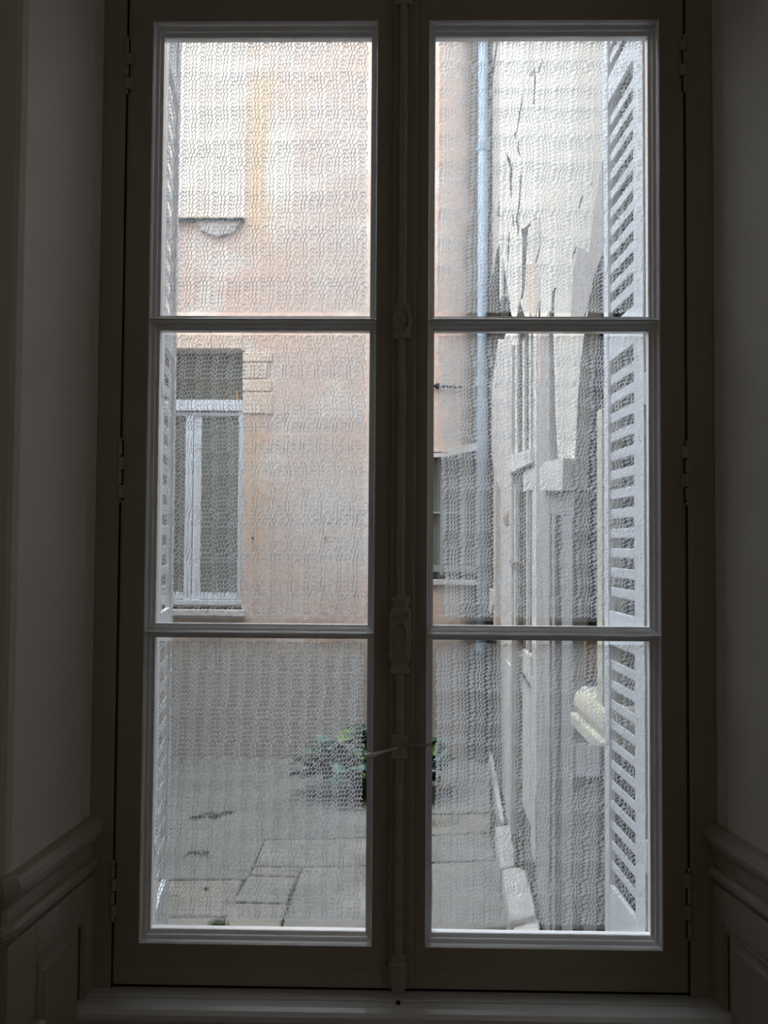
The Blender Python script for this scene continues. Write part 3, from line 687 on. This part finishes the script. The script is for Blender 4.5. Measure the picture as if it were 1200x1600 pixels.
# laths: upper lattice between pillar and corner board
lath_px = [804.5, 809.5, 816, 821, 826, 830.5, 836]
for i, p in enumerate(lath_px):
    m = M['lath'] if i % 2 == 0 else M['timber']
    strip('lath', m, p, p+(2.8 if i % 2 == 0 else 2.2), sz(820, 512)+.05*math.sin(i*2.1), sz(820, 716), .0, bev=.001)
mb = MB()
patch('lath_sill', M['lath'], [(803, 713), (841, 700), (841, 722), (803, 740)], .03, label='white sloping sill below the laths')
patch('sill_shadow_gap', M['black'], [(801, 741), (841, 724), (841, 727), (801, 745)], .012)
patch('white_board', M['lath'], [(820, 738), (839, 730), (839, 765), (820, 768)], .008)
for i, (p, w_, m) in enumerate(((803.5, 1.6, 'lath'), (808.5, 2.0, 'timber'), (818, 2.0, 'timber'), (822, 1.8, 'lath'), (826.5, 2.0, 'greypanel'), (831, 2.0, 'lath'), (834.5, 1.6, 'timber'))):
    strip('lath', M[m], p, p+w_, sz(820, 746 if p < 818 else 770), sz(820, 1012), .0, bev=.001)
patch('rust_stain', mat('rust', (.25, .14, .07), (.45, .30, .2), 20), [(790, 808), (799, 802), (800, 818), (796, 822), (792, 818)], .016)
patch('brown_dash', mat('brown_dash', (.16, .10, .06)), [(801, 876), (813, 878), (813, 882), (801, 880)], .02)
strip('corner_board', M['lath'], 838, 843.5, sz(841, 505), sz(841, 1240), .014, bev=.002, label='bright white corner board')
strip('pilaster', M['mauve'], 844, 863, sz(853, 503), .0, .012, label='mauve grey plaster pilaster')
patch('pink_patch', mat('pink_plaster', (.62, .44, .40), (.66, .54, .50), 8, .9), [(845, 505), (852, 505), (851, 560), (850, 600), (846, 615), (845, 560)], .0135)
# lower door boards and white pipes
strip('white_board', M['lath'], 818, 829.5, sz(824, 1020), sz(824, 1275), .004, label='upright white board with a slanted top')
strip('white_board', M['lath'], 831, 837.5, sz(834, 1060), sz(834, 1340), .004)
patch('slanted_gap', M['black'], [(816, 1050), (818, 1050), (832.5, 1073), (832.5, 1077)], .012)
strip('timber_board', M['timber'], 806, 813, sz(808, 1020), sz(808, 1300), .0)
strip('white_pipe', M['lath'], 796, 803, sz(799, 1035), sz(799, 1305), .022, bev=.006, label='stout white upright pipe')
strip('board_foot', M['timber'], 820, 842, sz(830, 1275), .02, .0)
# capital, lintel, dark slit, grey door leaf
patch('capital_block', M['lath'], [(857, 733), (866, 722), (897, 716), (896, 765), (880, 767), (857, 766)], .035, label='white stone block topping the dark doorway')
patch('lintel', M['greypanel'], [(861, 770), (900, 770), (900, 806), (861, 803)], .006)
strip('door_leaf', M['greypanel'], 879.5, 896, sz(888, 803), .03, .004, label='grey upright door leaf')
strip('door_post', M['greypanel'], 864, 868, sz(866, 803), .03, .004)
strip('slit', M['black'], 868.4, 879, sz(873, 800), .02, -.03, .04)
# dark boards between the door and the shutter: individually visible upright planks
for a, b in ((897, 903), (903.5, 910), (910.5, 918), (918.5, 927), (927.5, 935)):
    strip('dark_plank', M['dark'], a, b-.4, 5.2, .0, -.07, .10, bev=.002)
strip('cream_strip', M['cream'], 936, 944, sz(940, 640), sz(940, 1100), .006)
strip('rusty_strip', mat('rusty_iron', (.22, .12, .07), (.36, .24, .16), 14), 917, 921, sz(920, 985), sz(920, 1062), .01)
# pier with pointed foot
patch('pier', M['conc'], [(905, 1240), (944, 1219), (944, 1468), (926, 1462), (916, 1430), (903, 1392), (901, 1340), (903, 1280)], .02, label='rough grey beige pier with pointed foot')
patch('pier_joint', M['black'], [(905, 1214), (944, 1214), (944, 1218), (905, 1218)], .02)
patch('grey_block', M['greypanel'], [(905, 1160), (944, 1165), (944, 1213), (905, 1213)], .012)

# cream ledge with a rounded body, set into the recess
lg = empty('stone_ledge', (.6, .8, .93)); lg.parent = sb; lg.location -= Vector(sb.location); lg['label'] = 'cream stone ledge with a rounded coping'
mb = MB(); mb.box(.541, .79, .57, 1.012, .935, .975); mb.build('slab', M['cream'], lg, bevel=.006)
mb = MB(); rs = []
for y, k in ((1.006, .74), (1.000, .88), (.988, .96), (.965, 1), (.90, 1), (.57, 1)):
    ring = [(.785, y, .974)]; h = .088*k; x0 = .546+.03*(1-k)
    for i in range(9):
        a = math.pi*.5*i/8; ring.append((x0+.035*(1-math.cos(a)), y, .974+h*(.35+.65*math.sin(a)) if i else .974+h*.35))
    ring.insert(1, (x0+.012, y, .974)); ring.append((.785, y, .974+h))
    rs.append(ring)
mb.rings(rs); mb.build('rounded_coping', M['cream'], lg, bevel=.002)

# =====================================================================
#  COURTYARD GROUND
# =====================================================================
cy = empty('courtyard_paving', (0, 2.3, 0), kind='structure'); cy['label'] = 'worn stone paving of the courtyard'
mb = MB(); mb.box(-3.4, .75, .24, FW, -.12, -.022); mb.build('bed', M['earth'], cy)
def stone(name, m, pp, h=0.0, th=.05, inset=.003, wob=.004, label=None, ground=True):
    pts = [gr(a, b, h) for a, b in pp] if ground else [Vector((a, b, h)) for a, b in pp]
    c = sum(pts, Vector())/len(pts); out = []
    for i, p in enumerate(pts):
        q = pts[(i+1) % len(pts)]
        for k in range(3):
            r = p.lerp(q, k/3); d = (c-r).normalized()
            out.append(r+d*(inset+random.uniform(-wob*.3, wob)))
    n = len(out); mb = MB()
    top = [p+(c-p).normalized()*.007 for p in out]; mid = [p+Vector((0, 0, -.006)) for p in out]; bot = [p+Vector((0, 0, -th)) for p in out]
    for l in top: l.z = h+random.uniform(-.0015, .0015)
    mb.rings([bot, mid, top]); return mb.build(name, m, cy, label=label)
Sx = M['stone']; S2 = M['stone2']
stone('concrete_apron', M['conc'], [(168, 1176), (466, 1186), (600, 1190), (600, 1262), (600, 1308), (414, 1310), (386, 1373), (120, 1372)], 0.004, .05, .004, .002, label='smooth grey concrete apron along the far wall')
for m, pp in ((Sx, [(412, 1312), (600, 1309), (600, 1351), (476, 1353), (397, 1352)]), (S2, [(396, 1354), (472, 1355), (465, 1369), (390, 1365)]), (Sx, [(388, 1367), (465, 1371), (448, 1409), (363, 1407)]),
              (S2, [(361, 1410), (449, 1412), (430, 1478), (334, 1476)]), (Sx, [(471, 1355), (600, 1352), (672, 1350), (668, 1480), (429, 1480)]), (S2, [(120, 1376), (380, 1375), (359, 1432), (105, 1432)]),
              (Sx, [(100, 1434), (352, 1434), (332, 1480), (90, 1480)]),
              (Sx, [(602, 1190), (765, 1186), (768, 1268), (602, 1272)]), (S2, [(602, 1274), (768, 1271), (767, 1300), (602, 1306)]), (Sx, [(602, 1308), (767, 1302), (774, 1342), (602, 1348)]),
              (Sx, [(674, 1348), (776, 1344), (796, 1449), (672, 1457)])):
    stone('paving_stone', m, pp)
# nearer stones, hidden below the sill from here
yy = gr(400, 1482).y
xs_ = [-2.08, -1.35, -.85, -.3, .25]
for j, (ya, yb) in enumerate(((yy-.02, yy-.5), (yy-.52, .26))):
    for i in range(len(xs_)-1):
        stone('paving_stone', Sx if (i+j) % 2 else S2, [(xs_[i], ya), (xs_[i+1], ya), (xs_[i+1], yb), (xs_[i], yb)], ground=False)
stone('paving_stone', S2, [(672, 1459), (798, 1452), (810, 1500), (670, 1500)])
# left region behind the shutter
for j in (1, 2):
    y0_, y1_ = 4.4-j*.95, 4.4-(j+1)*.95+.02
    xr_ = gr(150, 1176).x if j < 1 else gr(120, 1375).x if j < 2 else gr(95, 1434).x
    stone('paving_stone', S2 if j % 2 else Sx, [(-2.08, y0_), (xr_-.02, y0_), (xr_-.02, y1_), (-2.08, y1_)], ground=False)
# kerb stones along the right wall
def kerb(pp, h, r=.012):
    pts = [gr(a, b, h) for a, b in pp]; c = sum(pts, Vector())/len(pts); n = len(pts); o2 = []
    for i, p in enumerate(pts):
        q = pts[(i+1) % n]
        for k in range(3): o2.append(p.lerp(q, k/3)+Vector((random.uniform(-.004, .004), random.uniform(-.004, .004), 0)))
    rs = [[Vector((p.x, p.y, -.05)) for p in o2], [Vector((p.x, p.y, h-.03)) for p in o2], [p+(c-p).normalized()*.006+Vector((0, 0, -.008)) for p in o2], [p+(c-p).normalized()*.022 for p in o2]]
    mb = MB(); mb.rings(rs); mb.build('kerb_stone', M['kerb'], cy, smooth=False)
kerb([(762, 1164), (767, 1164), (776, 1215), (770, 1217)], .06); kerb([(770, 1219), (777, 1217), (789, 1282), (781, 1284)], .06)
kerb([(772, 1290), (796, 1287), (804, 1320), (804, 1350), (782, 1354)], .10); kerb([(783, 1356), (808, 1352), (822, 1358), (833, 1400), (837, 1428), (797, 1438)], .10)
kerb([(798, 1440), (840, 1431), (852, 1490), (812, 1500)], .07)
# moss in the joints
mb = MB()
def tuft(px, py, n, sp, h=.025):
    c = gr(px, py)
    for _ in range(n):
        x, y = c.x+random.gauss(0, sp), c.y+random.gauss(0, sp*.7); a = random.uniform(0, 6.3); hh_ = h*random.uniform(.5, 1.2); w_ = .003
        t = (x+.012*math.cos(a), y+.012*math.sin(a), hh_)
        mb.add([(x-w_, y, -.02), (x+w_, y, -.02), (x, y+w_, -.02), t], [(0, 1, 3), (1, 2, 3), (2, 0, 3), (0, 2, 1)])
tuft(341, 1446, 90, .02, .03); tuft(688, 1288, 160, .05, .014); tuft(385, 1362, 50, .03, .01); tuft(472, 1362, 40, .02, .01); tuft(360, 1412, 30, .02, .012)
for k in range(26):
    t = k/25; tuft(412-t*72, 1312+t*134, 5, .012, .010)
for k in range(16):
    t = k/15; tuft(474-t*42, 1354+t*120, 4, .010, .009)
for k in range(10): tuft(676+k*9, 1270, 3, .02, .008)
for k in range(12): tuft(674+k*9, 1457-k*.5, 3, .02, .010)
mb.build('joint_moss', M['moss'], cy, kind='stuff')
# broken iron-rimmed holes in the apron
def scar(pp, wds, name):
    mb = MB(); n = len(pp)
    for i in range(n-1):
        a, b = gr(*pp[i], .0065), gr(*pp[i+1], .0065); wa, wb = wds[i]*1.6, wds[i+1]*1.6
        mb.prism([a+Vector((0, -wa, 0)), b+Vector((0, -wb, 0)), b+Vector((0, wb, 0)), a+Vector((0, wa, 0))], (0, 0, .003))
    mb.build(name, M['black'], cy)
scar([(296, 1277), (306, 1279), (314, 1276), (326, 1273), (338, 1276), (350, 1272), (360, 1270), (368, 1268)], [.012, .02, .034, .022, .034, .028, .012, .016], 'ragged_drain_gap')
scar([(287, 1341), (292, 1335), (300, 1332), (314, 1332), (326, 1334), (324, 1340)], [.012, .016, .01, .018, .02, .006], 'ragged_drain_gap')
scar([(318, 1388), (326, 1389)], [.006, .008], 'stone_pit')

# =====================================================================
#  SHRUB
# =====================================================================
base = gr(585, 1242); bs = empty('potted_shrub', (base.x, base.y, .006), 'dark green broad leaved shrub in a low black pot beyond the meeting stile', 'plant')
mb = MB(); mb.lathe(base.x, base.y, [(.12, .006), (.155, .11), (.165, .11), (.165, .135), (.15, .135), (.145, .12)], 20); mb.build('pot', M['pot'], bs)
def leaf_mesh(m, i):
    mb = MB(); L_ = 1.0; prof = [(0, .03), (.15, .25), (.4, .42), (.7, .32), (.9, .12), (1, .01)]
    vs = []; fs = []
    for t, w_ in prof:
        z = -.25*t*t+.035*i*t; vs += [(-w_, t, z+.08*w_), (0, t, z), (w_, t, z+.08*w_)]
    for k in range(len(prof)-1):
        a = 3*k; fs += [(a, a+1, a+4, a+3), (a+1, a+2, a+5, a+4)]
    mb.add(vs, fs); me = bpy.data.meshes.new('leaf'); me.from_pydata(mb.v, [], mb.f); me.materials.append(m); return me
lm = [leaf_mesh(M[k], i) for i, k in enumerate(('leaf', 'leaf2', 'leaf3', 'leaf2', 'leaf2', 'leaf', 'leaf2', 'leaf2'))]
stems = MB(); rnd = random.Random(5); nl = 0
for s_i in range(46):
    a = rnd.uniform(0, 2*math.pi); rr = math.sqrt(rnd.uniform(.02, 1)); tx, ty = base.x+rr*.44*math.cos(a), base.y+rr*.30*math.sin(a); tz = .05+.44*math.sqrt(1-.85*rr*rr)*rnd.uniform(.25, 1)
    p0 = Vector((base.x+.1*rr*math.cos(a), base.y+.1*rr*math.sin(a), .12)); p2 = Vector((tx, ty, tz)); p1 = (p0+p2)/2+Vector((0, 0, .05))
    stems.tube([p0, p1, p2], [.005, .004, .003], 5)
    for k in range(6):
        t = rnd.uniform(.45, 1); p = p0.lerp(p1, t*2) if t < .5 else p1.lerp(p2, t*2-1)
        me = rnd.choice(lm); o = bpy.data.objects.new('leaf', me); COL.objects.link(o); o.parent = bs
        o.location = p-Vector(bs.location); sc = rnd.uniform(.085, .15); o.scale = (sc, sc, sc)
        o.rotation_euler = (rnd.uniform(-.5, .6), rnd.uniform(-.5, .5), a-math.pi/2+rnd.uniform(-1.2, 1.2)); nl += 1
stems.build('stems', M['stem'], bs)
for o in bpy.data.objects:
    if '_local' in o: del o['_local']
print('objects', len(bpy.data.objects))
